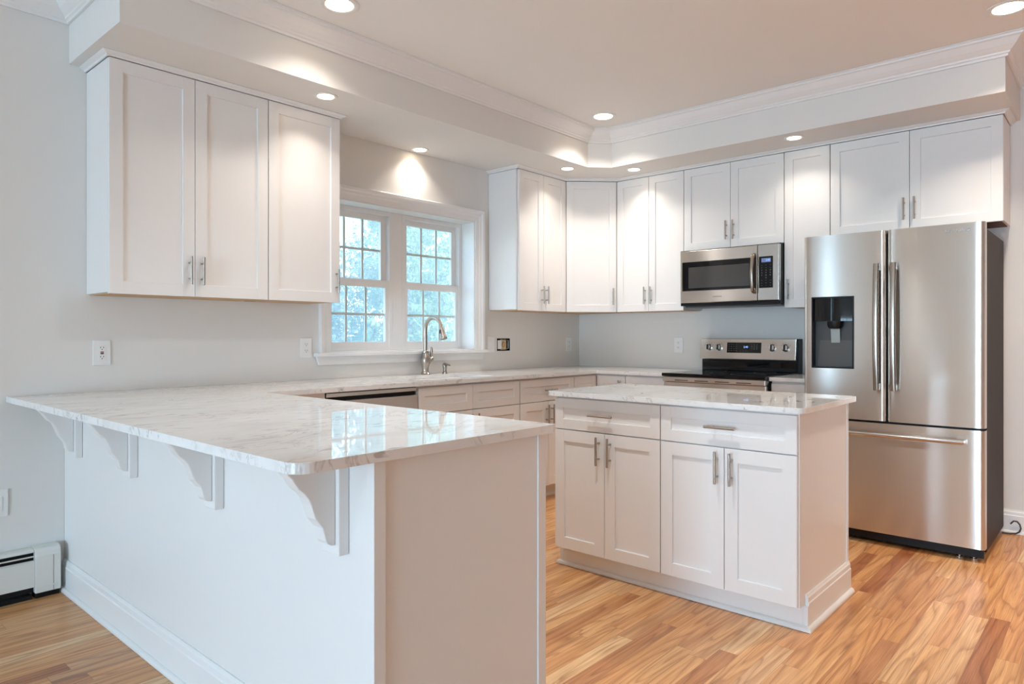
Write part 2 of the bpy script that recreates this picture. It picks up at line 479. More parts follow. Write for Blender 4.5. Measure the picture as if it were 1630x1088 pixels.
# ------------------------------------------------------------------ kitchen window
def window():
    w = struct('window_1', sweep_casing(), 'trim')
    W = lambda n, b, m='trim', **k: obj(n, b, m, w, **k)
    # deep jamb lining
    W('jamb', slab(rect(WX0+0.0005, WX1-0.0005, WZ0, WZ1-0.0005), [rect(WX0+0.012, WX1-0.012, WZ0+0.006, WZ1-0.012)], 0.2, 'y', -0.002))
    W('stool', box(WX0-0.118, WX1+0.098, -0.052, -0.0005, WZ0-0.022, WZ0-0.0005, 0.004))
    W('apron', slab([(WX0-0.09, 1.0), (WX1+0.07, 1.0), (WX1+0.085, WZ0-0.0225), (WX0-0.105, WZ0-0.0225)], [], 0.018, 'y', -0.0185), bevel=0.003)
    mid = -1.988
    fr = box(mid-0.042, mid+0.042, 0.135, 0.195, WZ0+0.006, WZ1-0.012, 0.003)
    W('mullion', fr)
    for a, b in ((WX0+0.012, mid-0.042), (mid+0.042, WX1-0.012)):
        f = W('window_frame', slab(rect(a, b, WZ0+0.006, WZ1-0.012), [rect(a+0.028, b-0.028, WZ0+0.028, WZ1-0.04)], 0.062, 'y', 0.134), bevel=0.002)
        zm = 1.543
        for (z0, z1, y, st, rl0, rl1) in ((WZ0+0.024, zm+0.022, 0.141, 0.034, 0.042, 0.05), (zm-0.022, WZ1-0.038, 0.171, 0.05, 0.05, 0.042)):
            xa, xb = a+0.024, b-0.024
            s = obj('sash', slab(rect(xa, xb, z0, z1), [rect(xa+st, xb-st, z0+rl0, z1-rl1)], 0.027, 'y', y), 'trim', f, bevel=0.003)
            obj('pane', box(xa+st-0.003, xb-st+0.003, y+0.008, y+0.011, z0+rl0-0.003, z1-rl1+0.003), 'glass', f)
            gx0, gx1, gz0, gz1 = xa+st-0.002, xb-st+0.002, z0+rl0-0.002, z1-rl1+0.002
            xs = [gx0]+sum([[gx0+(gx1-gx0)*k/3-0.008, gx0+(gx1-gx0)*k/3+0.008] for k in (1, 2)], [])+[gx1]
            zc = (gz0+gz1)/2; holes = []
            for k in range(3):
                for zz in ((gz0+0.0015, zc-0.008), (zc+0.008, gz1-0.0015)):
                    holes.append(rect(xs[2*k]+(0.0015 if k == 0 else 0), xs[2*k+1]-(0.0015 if k == 2 else 0), *zz))
            obj('grille', slab(rect(gx0, gx1, gz0, gz1), holes, 0.010, 'y', y+0.0125), 'trim', f)
        obj('insect_screen', box(a+0.028, b-0.028, 0.1985, 0.1995, WZ0+0.028, WZ1-0.04), 'screen', w)

def sweep_casing():
    # colonial casing around three sides of the opening, mitred, on the wall face
    prof = [(0.0, -0.0005), (0.0, -0.010), (0.006, -0.012), (0.030, -0.013), (0.040, -0.018), (0.052, -0.020), (0.060, -0.028), (0.078, -0.030), (0.082, -0.027), (0.082, -0.0005)]
    path = [(WX0, WZ0-0.0005), (WX0, WZ1), (WX1, WZ1), (WX1, WZ0-0.0005)]
    bm = sweep([(-a, b) for a, b in prof], path)   # outward = away from the opening
    for v in bm.verts: v.co = Vector((v.co.x, v.co.z, v.co.y))
    return bm
window()

# unseen west patio door and window, added to light and reflect into the kitchen
def unseen_opening(name, y0, y1, z0, z1, n):
    f = struct(name, slab(rect(y0+0.001, y1-0.001, z0+0.001, z1-0.001), [rect(y0+0.07+(y1-y0-0.07)*k/n, y0+(y1-y0-0.07)*(k+1)/n, z0+0.08, z1-0.08) for k in range(n)], 0.06, 'x', XW-0.12), 'trim')
    for k in range(n):
        obj('pane', box(XW-0.095, XW-0.09, y0+0.065+(y1-y0-0.07)*k/n, y0+0.005+(y1-y0-0.07)*(k+1)/n, z0+0.075, z1-0.075), 'glass', f)
unseen_opening('unseen_door_1', -4.8, -2.4, 0.04, 2.12, 3)
unseen_opening('unseen_window_2', -6.9, -5.6, 0.85, 2.1, 2)
f3 = struct('unseen_door_2', slab(rect(-8.899, -7.851, 0.031, 2.299), [rect(-8.83, -8.42, 0.11, 2.22), rect(-8.30, -7.92, 0.11, 2.22)], 0.06, 'y', 0.08), 'trim')  # unseen glazed door, added for its bright stripes on the refrigerator steel
for xa, xb in ((-8.835, -8.415), (-8.305, -7.915)): obj('pane', box(xa, xb, 0.105, 0.11, 0.105, 2.225), 'glass', f3)

# ------------------------------------------------------------------ cabinet kit
def shaker(w, h, st=0.057, t=0.019, d=0.0095, step=0.0008):
    """front faces -y at y=-t; origin lower-left-back"""
    bm = bmesh.new(); V = bm.verts.new; F = lambda *v: bm.faces.new(v)
    e = 0.0012; y0 = -t
    def rnd(x, z, y): return V((x, y, z))
    # stiles (full height), rails (a hair behind)
    O = [rnd(e, e, y0), rnd(w-e, e, y0), rnd(w-e, h-e, y0), rnd(e, h-e, y0)]
    SL = [rnd(st, e, y0), rnd(st, h-e, y0)]; SR = [rnd(w-st, e, y0), rnd(w-st, h-e, y0)]
    IL = [rnd(st, st, y0), rnd(st, h-st, y0)]; IR = [rnd(w-st, st, y0), rnd(w-st, h-st, y0)]
    F(O[0], SL[0], IL[0], IL[1], SL[1], O[3]); F(SR[0], O[1], O[2], SR[1], IR[1], IR[0])
    yr = y0+step
    rb = [rnd(st, e, yr), rnd(w-st, e, yr), rnd(w-st, st, yr), rnd(st, st, yr)]
    rt = [rnd(st, h-st, yr), rnd(w-st, h-st, yr), rnd(w-st, h-e, yr), rnd(st, h-e, yr)]
    F(*rb); F(*rt)
    F(SL[0], rb[0], rb[3], IL[0]); F(rb[1], SR[0], IR[0], rb[2])
    F(IL[1], rt[0], rt[3], SL[1]); F(rt[1], IR[1], SR[1], rt[2])
    k = 0.0016; yp = y0+d
    p = [rnd(st+k, st+k, yp), rnd(w-st-k, st+k, yp), rnd(w-st-k, h-st-k, yp), rnd(st+k, h-st-k, yp)]
    F(rb[3], rb[2], p[1], p[0]); F(rt[1], rt[0], p[3], p[2])
    F(IL[0], rb[3], p[0]); F(IL[0], p[0], p[3], IL[1]); F(IL[1], p[3], rt[0]); F(IR[1], rt[1], p[2]); F(IR[1], p[2], p[1], IR[0]); F(IR[0], p[1], rb[2])
    F(*p)
    q = [V((0, y0+e, 0)), V((w, y0+e, 0)), V((w, y0+e, h)), V((0, y0+e, h))]
    F(O[0], O[3], q[3], q[0]); F(O[1], q[1], q[2], O[2])
    F(O[0], q[0], q[1], O[1], SR[0], rb[1], rb[0], SL[0]); F(O[3], SL[1], rt[3], rt[2], SR[1], O[2], q[2], q[3])
    r = [V((0, 0, 0)), V((w, 0, 0)), V((w, 0, h)), V((0, 0, h))]
    for i in range(4): F(q[i], q[(i+1) % 4], r[(i+1) % 4], r[i])
    F(*r)
    return bm

PULL_V = None
def pull(parent, x, z, y, vertical=True, L=0.137):
    """bar pull: bar and two posts, one mesh"""
    bm = bmesh.new(); so = 0.030; r = 0.0058
    a = L*0.28
    if vertical:
        tube([(x, y-so, z-L/2), (x, y-so, z+L/2)], r, 12, bm)
        for s in (-a, a): tube([(x, y-0.0004, z+s), (x, y-so+0.002, z+s)], 0.0044, 10, bm)
    else:
        tube([(x-L/2, y-so, z), (x+L/2, y-so, z)], r, 12, bm)
        for s in (-a, a): tube([(x+s, y-0.0004, z), (x+s, y-so+0.002, z)], 0.0044, 10, bm)
    return obj('handle', bm, 'nickel', parent, smooth=40)

def front(kind, root, x0, x1, z0, z1, y, handle=None, st=0.057):
    """a door or drawer front with its pull; handle: None | ('v', x, z) | ('h', x, z)"""
    d = obj(kind, shaker(x1-x0, z1-z0, st), 'cab', root, loc=(x0, y, z0))
    if handle:
        k, hx, hz = handle
        pull(d, hx-x0, hz-z0, -0.019, k == 'v')
    return d

G = 0.0015
def wall_cabinet(label, loc, rz, w, z0, z1, doors, under='birch', depth=0.308, name='wall_cabinet'):
    t = thing(name, label, 'cabinet', (loc[0], loc[1], 0), rz, 'white shaker wall cabinets')
    yb = -(depth-0.0205)
    obj('carcass', box(0.0008, w-0.0008, yb, -0.0015, z0+0.006, z1, 0.001), 'cab', t)
    tag(obj('underside', box(0.014, w-0.014, yb+0.012, -0.003, z0+0.001, z0+0.0055), under, t), 'unpainted wooden underside')
    for (a, b, hx) in doors:
        front('door', t, a+G, b-G, z0, z1-0.002, yb-0.0008, ('v', hx, z0+0.125) if hx else None)
    return t

ZU0, ZU1 = 1.374, 2.440
wall_cabinet('tall white two-door wall cabinet above the peninsula, at the outer end of the wall run', (-3.980, -0.001), 0, 0.770, ZU0, ZU1, [(0, 0.385, 0.355), (0.385, 0.770, 0.415)])
wall_cabinet('tall white one-door wall cabinet right beside the window, with its pull by the window', (-3.208, -0.001), 0, 0.446, ZU0, ZU1, [(0, 0.446, 0.418)])
wall_cabinet('tall narrow two-door white wall cabinet between the window and the diagonal corner cabinet', (-1.196, -0.001), 0, 0.592, ZU0, ZU1, [(0.014, 0.304, 0.277), (0.304, 0.592, 0.331)])
wall_cabinet('tall two-door white wall cabinet between the diagonal corner cabinet and the microwave', (-0.001, -0.606), -PI/2, 0.600, ZU0, ZU1, [(0, 0.296, 0.268), (0.296, 0.600, 0.324)])
wall_cabinet('short two-door white wall cabinet directly above the microwave', (-0.001, -1.208), -PI/2, 0.754, 1.822, ZU1, [(0, 0.369, 0.342), (0.369, 0.754, 0.396)])
wall_cabinet('tall narrow one-door white wall cabinet between the microwave and the refrigerator', (-0.001, -1.964), -PI/2, 0.298, ZU0, ZU1, [(0, 0.298, 0.03)])
wall_cabinet('wide short two-door white wall cabinet above the refrigerator', (-0.001, -2.264), -PI/2, 0.932, 1.835, ZU1, [(0, 0.461, 0.432), (0.461, 0.932, 0.490)], under='darkwood')
# diagonal corner cabinet
def corner_wall():
    t = thing('corner_wall_cabinet', 'tall white diagonal wall cabinet with one wide door in the room corner', 'cabinet', (0, 0, 0), 0, 'white shaker wall cabinets')
    a, d = 0.603, 0.290
    poly = [(-0.0015, -0.0015), (-a, -0.0015), (-a, -d), (-d, -a), (-0.0015, -a)]
    obj('carcass', slab(poly, [], ZU1-ZU0-0.006, 'z', ZU0+0.006), 'cab', t)
    poly2 = [(-0.004, -0.004), (-a+0.014, -0.004), (-a+0.014, -d+0.01), (-d+0.01, -a+0.014), (-0.004, -a+0.014)]
    tag(obj('underside', slab(poly2, [], 0.0045, 'z', ZU0+0.001), 'birch', t), 'unpainted wooden underside')
    L = math.hypot(a-d, a-d); w = L-0.034
    s = math.sqrt(0.5); nx, ny = -s, -s
    px, py = -a+0.017*s+nx*0.001, -d-0.017*s+ny*0.001
    dr = obj('door', shaker(w, ZU1-ZU0-0.002), 'cab', t, loc=(px, py, ZU0)); dr.rotation_euler = (0, 0, -PI/4)
    pull(dr, w-0.03, 0.125, -0.019)
corner_wall()
# small cove strip on top of each run of wall cabinets
cove = [(0.001, ZU1+0.0008), (0.001, ZS-0.0008), (0.030, ZS-0.0008), (0.030, ZS-0.004), (0.020, ZS-0.010), (0.010, ZS-0.014), (0.008, ZU1+0.0008)]
struct('trim_3', sweep(cove, [(-3.981, -0.001), (-3.981, -0.3065), (-2.761, -0.3065), (-2.761, -0.001)]), 'trim')
struct('trim_4', sweep(cove, [(-1.197, -0.001), (-1.197, -0.3065), (-0.617, -0.3065), (-0.3065, -0.617), (-0.3065, -3.197), (-0.001, -3.197)]), 'trim')

# ------------------------------------------------------------------ base cabinets
ZB = 0.886   # top of base carcass
YF = -0.60   # carcass front; fronts add 20 mm
def base_cabinet(label, loc, rz, w, fronts, name='base_cabinet', depth=0.60):
    t = thing(name, label, 'cabinet', (loc[0], loc[1], 0), rz, 'white shaker base cabinets')
    obj('carcass', box(0.0008, w-0.0008, -depth, -0.002, 0.100, ZB, 0.001), 'cab', t)
    obj('toe_board', box(0.0008, w-0.0008, -depth+0.062, -depth+0.078, 0.001, 0.0995), 'trim', t)
    for f in fronts: front(f[0], t, f[1]+G, f[2]-G, f[3], f[4], -depth-0.0008, f[5] if len(f) > 5 else None, f[6] if len(f) > 6 else 0.057)
    return t
DZ0, DZ1, DD0, DD1 = 0.716, 0.872, 0.108, 0.711
base_cabinet('white sink base cabinet under the window, two false drawer fronts over two doors', (-2.438, 0), 0, 0.908,
             [('false_front', 0.003, 0.454, DZ0, DZ1, None, 0.05), ('false_front', 0.454, 0.905, DZ0, DZ1, None, 0.05), ('door', 0.003, 0.454, DD0, DD1, ('v', 0.425, 0.62)), ('door', 0.454, 0.905, DD0, DD1, ('v', 0.483, 0.62))])
base_cabinet('white base cabinet with one drawer over two doors, between the sink base and the corner', (-1.528, 0), 0, 0.622,
             [('drawer', 0.004, 0.618, DZ0, DZ1, ('h', 0.311, 0.794), 0.05), ('door', 0.004, 0.311, DD0, DD1, ('v', 0.283, 0.62)), ('door', 0.311, 0.618, DD0, DD1, ('v', 0.339, 0.62))])
def corner_base():
    t = thing('corner_base_cabinet', 'white corner base cabinet with two narrow doors meeting in the inside corner', 'cabinet', (0, 0, 0), 0, 'white shaker base cabinets')
    poly = [(-0.905, -0.002), (-0.905, -0.600), (-0.600, -0.600), (-0.600, -0.884), (-0.002, -0.884), (-0.002, -0.002)]
    obj('carcass', slab(poly, [], ZB-0.1, 'z', 0.100), 'cab', t)
    obj('toe_board', slab([(-0.905, -0.538), (-0.905, -0.522), (-0.522, -0.522), (-0.522, -0.884), (-0.538, -0.884), (-0.538, -0.538)], [], 0.0985, 'z', 0.001), 'trim', t)
    front('door', t, -0.903, -0.624, DD0, DZ1, -0.6008)
    d = obj('door', shaker(0.258, DZ1-DD0), 'cab', t, loc=(-0.6008, -0.625, DD0)); d.rotation_euler = (0, 0, -PI/2)
    tag(obj('knob', xform(lathe([(0.004, 0), (0.004, 0.012), (0.011, 0.018), (0.012, 0.024), (0.006, 0.028)], 16), Matrix.Translation((0.215, -0.0192, 0.725))@Matrix.Rotation(PI/2, 4, 'X')), 'nickel', d, smooth=50), 'small round nickel knob')
corner_base()
base_cabinet('narrow white drawer base cabinet between the corner and the range', (0, -0.886), -PI/2, 0.350,
             [('drawer', 0.002, 0.346, DZ0, DZ1, ('h', 0.174, 0.794), 0.05), ('door', 0.002, 0.346, DD0, DD1, ('v', 0.31, 0.62))])
base_cabinet('narrow white drawer base cabinet between the range and the refrigerator', (0, -1.992), -PI/2, 0.250,
             [('drawer', 0.002, 0.248, DZ0, DZ1, ('h', 0.125, 0.794), 0.05), ('door', 0.002, 0.248, DD0, DD1, ('v', 0.03, 0.62))])

# peninsula
PX0, PX1, PY0 = -4.070, -3.425, -2.380
def peninsula():
    t = thing('peninsula_cabinet', 'long white peninsula cabinet with a plain back panel and an end panel', 'cabinet', (-3.75, -1.2, 0))
    off = Matrix.Translation((3.75, 1.2, 0))
    P = lambda n, b, m='panel', par=None, **k: obj(n, xform(b, off), m, par or t, **k)
    P('carcass', box(PX0+0.0065, PX1-0.021, PY0+0.0065, -0.002, 0.10, ZB), 'cab')
    P('back_panel', box(PX0, PX0+0.006, PY0+0.001, -0.002, 0.002, ZB))
    P('end_panel', box(PX0+0.0065, PX1-0.001, PY0, PY0+0.006, 0.002, ZB))
    P('corner_trim', slab([(PX0-0.005, PY0-0.009), (PX0+0.030, PY0-0.009), (PX0+0.030, PY0-0.0005), (PX0-0.0005, PY0-0.0005), (PX0-0.0005, PY0+0.020), (PX0-0.005, PY0+0.020)], [], ZB-0.004, 'z', 0.002), bevel=0.0015)
    P('end_stile', box(PX1-0.036, PX1, PY0-0.006, PY0-0.0005, 0.002, ZB-0.0005, 0.001))
    P('toe_board', box(PX1-0.10, PX1-0.085, PY0+0.01, -0.65, 0.002, 0.0995), 'trim')
    # walking -y keeps the room (the -x side) on the right-hand side
    b = P('baseboard', sweep(base_profile(0.142, 0.014), [(PX0, -0.003), (PX0, PY0-0.009)]), 'trim')
    P('shoe_molding', sweep(shoe_profile(0.014), [(PX0, -0.003), (PX0, PY0-0.009)]), 'trim', b)
    # kitchen side: drawer over doors, three units
    y = -0.665
    for w in (0.57, 0.57, 0.565):
        for (k, a, c, z0, z1, h) in (('drawer', 0.002, w-0.002, DZ0, DZ1, None), ('door', 0.002, w/2, DD0, DD1, None), ('door', w/2, w-0.002, DD0, DD1, None)):
            d = obj(k, shaker(c-a-2*G, z1-z0, 0.05), 'cab', t, loc=(PX1-0.0202+3.75, y-w+a+G+1.2, z0)); d.rotation_euler = (0, 0, PI/2)
        y -= w
peninsula()
f = tag(obj('filler_panel', box(PX1+0.0015, -3.066, -0.620, -0.602, 0.10, ZB), 'cab'), 'plain white filler panel between the peninsula and the dishwasher', 'panel')

# corbels
def corbel():
    t = thing('corbel', 'white scrolled corbel nearest the outer corner of the peninsula countertop', 'bracket', (PX0, -2.246, 0.642), 0, 'corbels under the peninsula overhang')
    zt = 0.886-0.642
    obj('back_plate', box(-0.031, -0.0005, -0.037, 0.037, 0.0, zt, 0.004), 'trim', t)
    prof = [(-0.031, zt), (-0.166, zt), (-0.166, 0.226), (-0.158, 0.214), (-0.149, 0.205), (-0.143, 0.195), (-0.131, 0.178), (-0.115, 0.164), (-0.106, 0.152), (-0.099, 0.137), (-0.093, 0.118), (-0.086, 0.100), (-0.075, 0.086), (-0.066, 0.074), (-0.062, 0.058), (-0.058, 0.042), (-0.051, 0.032), (-0.041, 0.027), (-0.0315, 0.026)]
    obj('scroll', slab(prof, [], 0.046, 'y', -0.023), 'trim', t, bevel=0.004)
    return t
cb = corbel()
for y, l in ((-1.578, 'white scrolled corbel second from the outer corner of the peninsula'), (-0.872, 'white scrolled corbel second from the wall under the peninsula overhang'), (-0.228, 'white scrolled corbel nearest the wall and heater under the peninsula overhang')):
    dup(cb, (PX0, y, 0.642), 0, l)

# ------------------------------------------------------------------ countertops
CT, CB = 0.912, 0.887
CXL, CXR, CYE, CF = -4.297, -3.412, -2.414, -0.645
sink_hole = rounded([(-2.36, -0.545), (-1.68, -0.545), (-1.68, -0.135), (-2.36, -0.135)], [0.05]*4, 5)
outer = [(-0.002, -0.002), (CXL, -0.002), (CXL, CYE), (CXR, CYE), (CXR, CF), (CF, CF), (CF, -1.2375), (-0.002, -1.2375)]
outer = rounded(outer, [0, 0, 0.045, 0.012, 0.012, 0.012, 0, 0], 7)
tag(obj('countertop', slab(outer, [sink_hole], CT-CB, 'z', CB), 'quartz', bevel=0.004),
    'long white quartz countertop running along the window wall and out over the peninsula', 'countertop')
tag(obj('countertop', box(CF, -0.002, -2.250, -1.9895, CB, CT, 0.003), 'quartz'),
    'short piece of white quartz countertop between the range and the refrigerator', 'countertop')
IT, IB = 0.900, 0.877
tag(obj('countertop', slab(rounded([(-2.335, -1.500), (-2.335, -2.782), (-1.602, -2.782), (-1.602, -1.500)], [0.035]*4, 7), [], IT-IB, 'z', IB), 'quartz', bevel=0.004),
    'white quartz slab on top of the freestanding island', 'countertop')

# ------------------------------------------------------------------ island
def island():
    YL, YR, XF, XB = -1.532, -2.752, -2.281, -1.660
    t = thing('kitchen_island', 'freestanding white island with two drawers and four doors on an oak floor', 'kitchen island', (XF, YL, 0), -PI/2)
    # local: x to the right along the front, y negative towards the viewer
    w = YL-YR; dep = XB-XF
    obj('carcass', box(0.007, w-0.007, 0.0, dep-0.007, 0.10, IB-0.001), 'cab', t)
    notch = [(0.0, 0.100), (0.0455, 0.100), (0.0455, 0.002), (dep-0.022, 0.002), (dep-0.022, IB-0.001), (0.0, IB-0.001)]
    for x0 in (w-0.0065, 0.0): obj('side_panel', slab(notch, [], 0.0065, 'x', x0), 'panel', t)
    obj('back_panel', box(0.007, w-0.007, dep-0.0065, dep, 0.002, IB-0.001), 'panel', t)
    for x0, x1 in ((w-0.009, w+0.005), (-0.005, 0.009)):
        obj('corner_trim', box(x0, x1, dep-0.021, dep+0.003, 0.002, IB-0.001, 0.0015), 'trim', t)
    obj('toe_board', box(-0.016, w+0.016, 0.0462, 0.060, 0.001, 0.0985), 'trim', t)
    sp = [(0.0005, 0.001), (0.0005, 0.020), (0.005, 0.019), (0.0105, 0.0155), (0.0145, 0.0095), (0.0155, 0.001)]
    obj('shoe_molding', sweep(sp, [(-0.016, dep+0.003), (-0.016, 0.046), (w+0.016, 0.046), (w+0.016, dep+0.003)]), 'trim', t)
    for sgn, x in ((1, w), (-1, 0.0)):
        pth = [(x, 0.0605), (x, dep+0.003)] if sgn == 1 else [(x, dep+0.003), (x, 0.0605)]
        # walking +y on the right flank keeps the room (+x) on the right-hand side
        b = obj('baseboard', sweep(base_profile(0.140, 0.016), pth), 'trim', t)
    h = w/2
    y = -0.0008
    for x0 in (0.003, h+0.002):
        x1 = x0+h-0.006
        xm = (x0+x1)/2
        front('drawer', t, x0, x1, 0.711, 0.866, y, ('h', xm-0.01, 0.793), 0.05)
        front('door', t, x0, xm-0.0015, 0.106, 0.706, y, ('v', xm-0.03, 0.622))
        front('door', t, xm+0.0015, x1, 0.106, 0.706, y, ('v', xm+0.035, 0.622))
island()

# ------------------------------------------------------------------ dishwasher
def dishwasher():
    t = thing('dishwasher', 'stainless steel dishwasher under the countertop beside the sink base', 'dishwasher', (-3.060, 0, 0), 0)
    w = 0.616
    obj('tub', box(0.002, w-0.002, -0.575, -0.02, 0.09, 0.866), 'grey_plastic', t)
    tag(obj('door', box(0.003, w-0.003, -0.632, -0.577, 0.110, 0.838, 0.004), 'steel', t), 'flat stainless steel door')
    obj('control_pocket', box(0.006, w-0.006, -0.606, -0.578, 0.839, 0.858), 'black', t)
    obj('top_strip', box(0.004, w-0.004, -0.618, -0.578, 0.859, 0.880, 0.002), 'steel_smooth', t)
    obj('kick_plate', box(0.004, w-0.004, -0.545, -0.535, 0.002, 0.088), 'black', t)
dishwasher()

# ------------------------------------------------------------------ sink, faucet, soap dispenser
def sink():
    t = thing('sink', 'undermount stainless sink set into the countertop below the window', 'sink', (-2.02, -0.34, 0.70))
    x0, x1, y0, y1, zt, zb, k = -0.352, 0.352, -0.217, 0.217, 0.184, 0.0, 0.004
    bm = slab(rounded(rect(x0, x1, y0, y1), [0.055]*4, 5), [rounded(rect(x0+k, x1-k, y0+k, y1-k), [0.051]*4, 5)], zt-zb-k, 'z', zb+k)
    obj('bowl', bm, 'steel_smooth', t)
    obj('bowl_floor', slab(rounded(rect(x0, x1, y0, y1), [0.055]*4, 5), [], k-0.0005, 'z', zb), 'steel_smooth', t)
    obj('drain', lathe_ring([(0.02, 0.0045), (0.045, 0.0045), (0.045, 0.008), (0.02, 0.006)], 24), 'chrome', t, smooth=50)
sink()
def faucet():
    t = thing('faucet', 'tall brushed nickel gooseneck faucet standing behind the sink', 'faucet', (-1.905, -0.072, CT), 0)
    z = lambda v: v-CT
    body = [(0.031, 0.0005), (0.032, 0.004), (0.024, 0.014), (0.0205, 0.028), (0.022, 0.048), (0.027, 0.075), (0.0295, 0.096), (0.028, 0.112), (0.023, 0.130), (0.0185, 0.145), (0.0175, 0.150), (0.0205, 0.152), (0.0205, 0.160), (0.016, 0.163), (0.014, 0.166)]
    bm = lathe([(r*1.16, z_) for r, z_ in body], 32)
    for v in bm.verts:   # soft flutes in the foot
        r = math.hypot(v.co.x, v.co.y)
        if v.co.z < 0.06 and r > 0.01:
            a = math.atan2(v.co.y, v.co.x); s = 1-0.09*(0.5-0.5*math.cos(4*a))*(1-v.co.z/0.06)
            v.co.x *= s; v.co.y *= s
    obj('body', bm, 'nickel', t, smooth=50)
    top = z(1.318); R = 0.082; zc = top-R-0.012
    pts = [(0, 0, 0.164), (0, 0, 0.22), (0, 0, zc-0.02)]
    for k in range(0, 15):
        a = PI-PI*0.93*k/14
        pts.append((0, -R-R*math.cos(a), zc+R*math.sin(a)))
    obj('spout', tube(pts, 0.0138, 16), 'nickel', t, smooth=60)
    e = Vector(pts[-1]); d = (Vector(pts[-1])-Vector(pts[-2])).normalized()
    hp = [e+d*0.0005, e+d*0.005, e+d*0.03, e+d*0.07, e+d*0.080, e+d*0.088]
    hd = obj('spray_head', tube(hp, [0.0138, 0.0158, 0.017, 0.0215, 0.026, 0.023], 20), 'nickel', t, smooth=50)
    q = e+d*0.035
    obj('button', xform(box(-0.004, 0.004, -0.003, 0.003, -0.014, 0.014, 0.002), Matrix.Translation(q+Vector((-0.018, 0.002, 0)))), 'black', hd)
    lv = obj('lever_hub', tube([(0.024, 0, 0.088), (0.038, 0, 0.100), (0.048, 0, 0.106), (0.060, 0, 0.110), (0.063, 0, 0.110)], [0.022, 0.021, 0.0195, 0.0185, 0.010], 18), 'nickel', t, smooth=50)
    obj('lever', tube([(0.052, -0.002, 0.124), (0.051, -0.006, 0.133), (0.050, -0.008, 0.155), (0.050, -0.008, 0.180), (0.049, -0.006, 0.190)], [0.007, 0.0085, 0.010, 0.0085, 0.005], 14), 'nickel', lv, smooth=50)
faucet()
def soap():
    t = thing('soap_dispenser', 'small brushed nickel soap dispenser beside the faucet', 'soap dispenser', (-1.722, -0.072, CT), 0)
    obj('body', lathe([(0.019, 0.0005), (0.0195, 0.003), (0.014, 0.010), (0.012, 0.020), (0.0135, 0.035), (0.016, 0.052), (0.0155, 0.056)], 24), 'nickel', t, smooth=50)
    obj('pump', tube([(0, 0.004, 0.0565), (0, 0.004, 0.0635), (0, 0, 0.066), (0, -0.02, 0.0655), (0, -0.050, 0.061), (0, -0.056, 0.056)], [0.014, 0.0135, 0.012, 0.0085, 0.0055, 0.005], 14), 'nickel', t, smooth=50)
soap()

# ------------------------------------------------------------------ microwave
def microwave():
    W, H, D = 0.754, 0.385, 0.395
    t = thing('microwave', 'stainless over-the-range microwave with a black door window', 'microwave', (-0.001, -1.208, 1.424), -PI/2)
    obj('body', box(0.002, W-0.002, -D+0.036, -0.001, -0.020, H+0.008), 'black', t)
    obj('base_vent', box(0.03, W-0.01, -D+0.06, -0.06, -0.030, -0.0205, 0.002), 'grey_plastic', t)
    xd = 0.604
    dr = obj('door', box(0.014, xd, -D, -D+0.035, 0.0, H, 0.006, 3), 'steel', t)
    obj('window_frame', box(0.034, xd-0.012, -D-0.002, -D-0.0002, 0.088, 0.302, 0.0008), 'gloss_black', dr)
    tag(obj('door_window', box(0.085, xd-0.055, -D-0.0032, -D-0.0022, 0.108, 0.262), 'mw_glass', dr), 'grey see-through window')
    hp = [(xd-0.02, -D-0.004, 0.058), (xd-0.02, -D-0.030, 0.066)]
    for k in range(11):
        s = k/10; hp.append((xd-0.02, -D-0.034-0.014*math.sin(PI*s), 0.072+0.235*s))
    hp += [(xd-0.02, -D-0.030, 0.313), (xd-0.02, -D-0.004, 0.321)]
    hb = tube(hp, 0.0105, 12)
    for v in hb.verts: v.co.x = (v.co.x-(xd-0.02))*1.25+xd-0.02
    obj('handle', hb, 'handle_steel', dr, smooth=50)
    text('lettering', 'SAMSUNG', 0.013, 'letter_dim', dr, (0.31, -D-0.0006, 0.04), space=1.25)
    cp = obj('control_panel', box(xd+0.002, W, -D, -D+0.035, 0.0, H, 0.006, 3), 'steel_smooth', t)
    ks = obj('keypad', box(xd+0.012, W-0.042, -D-0.002, -D-0.0002, 0.086, 0.303, 0.0008), 'gloss_black', cp)
    obj('display', box(xd+0.030, W-0.056, -D-0.0028, -D-0.0021, 0.262, 0.290), 'blue_screen', cp)
    text('digits', '2:40', 0.017, 'blue_display', cp, (xd+0.074, -D-0.003, 0.276), extrude=0.0002)
    rows = ['Popcorn', 'Reheat', 'Cook', 'Defrost']
    n = 0
    for r in range(9):
        for c in range(3):
            x = xd+0.032+0.0295*c; zz = 0.243-0.0175*r
            if 2 <= r <= 5:
                k = (r-2)*3+c
                s = '123456789'[k] if k < 9 else ('', '0', '')[k-9]
            else: s = '--'
            if s: text('key', s, 0.0095, 'letter_white', ks, (x, -D-0.0024, zz), extrude=0.0002)
m_, nt_, p_ = new_mat('tinted_oven_window')
p_.inputs['Base Color'].default_value = (0.055, 0.052, 0.05, 1); p_.inputs['Roughness'].default_value = 0.08; p_.inputs['Specular IOR Level'].default_value = 0.5
M['mw_glass'] = m_
microwave()

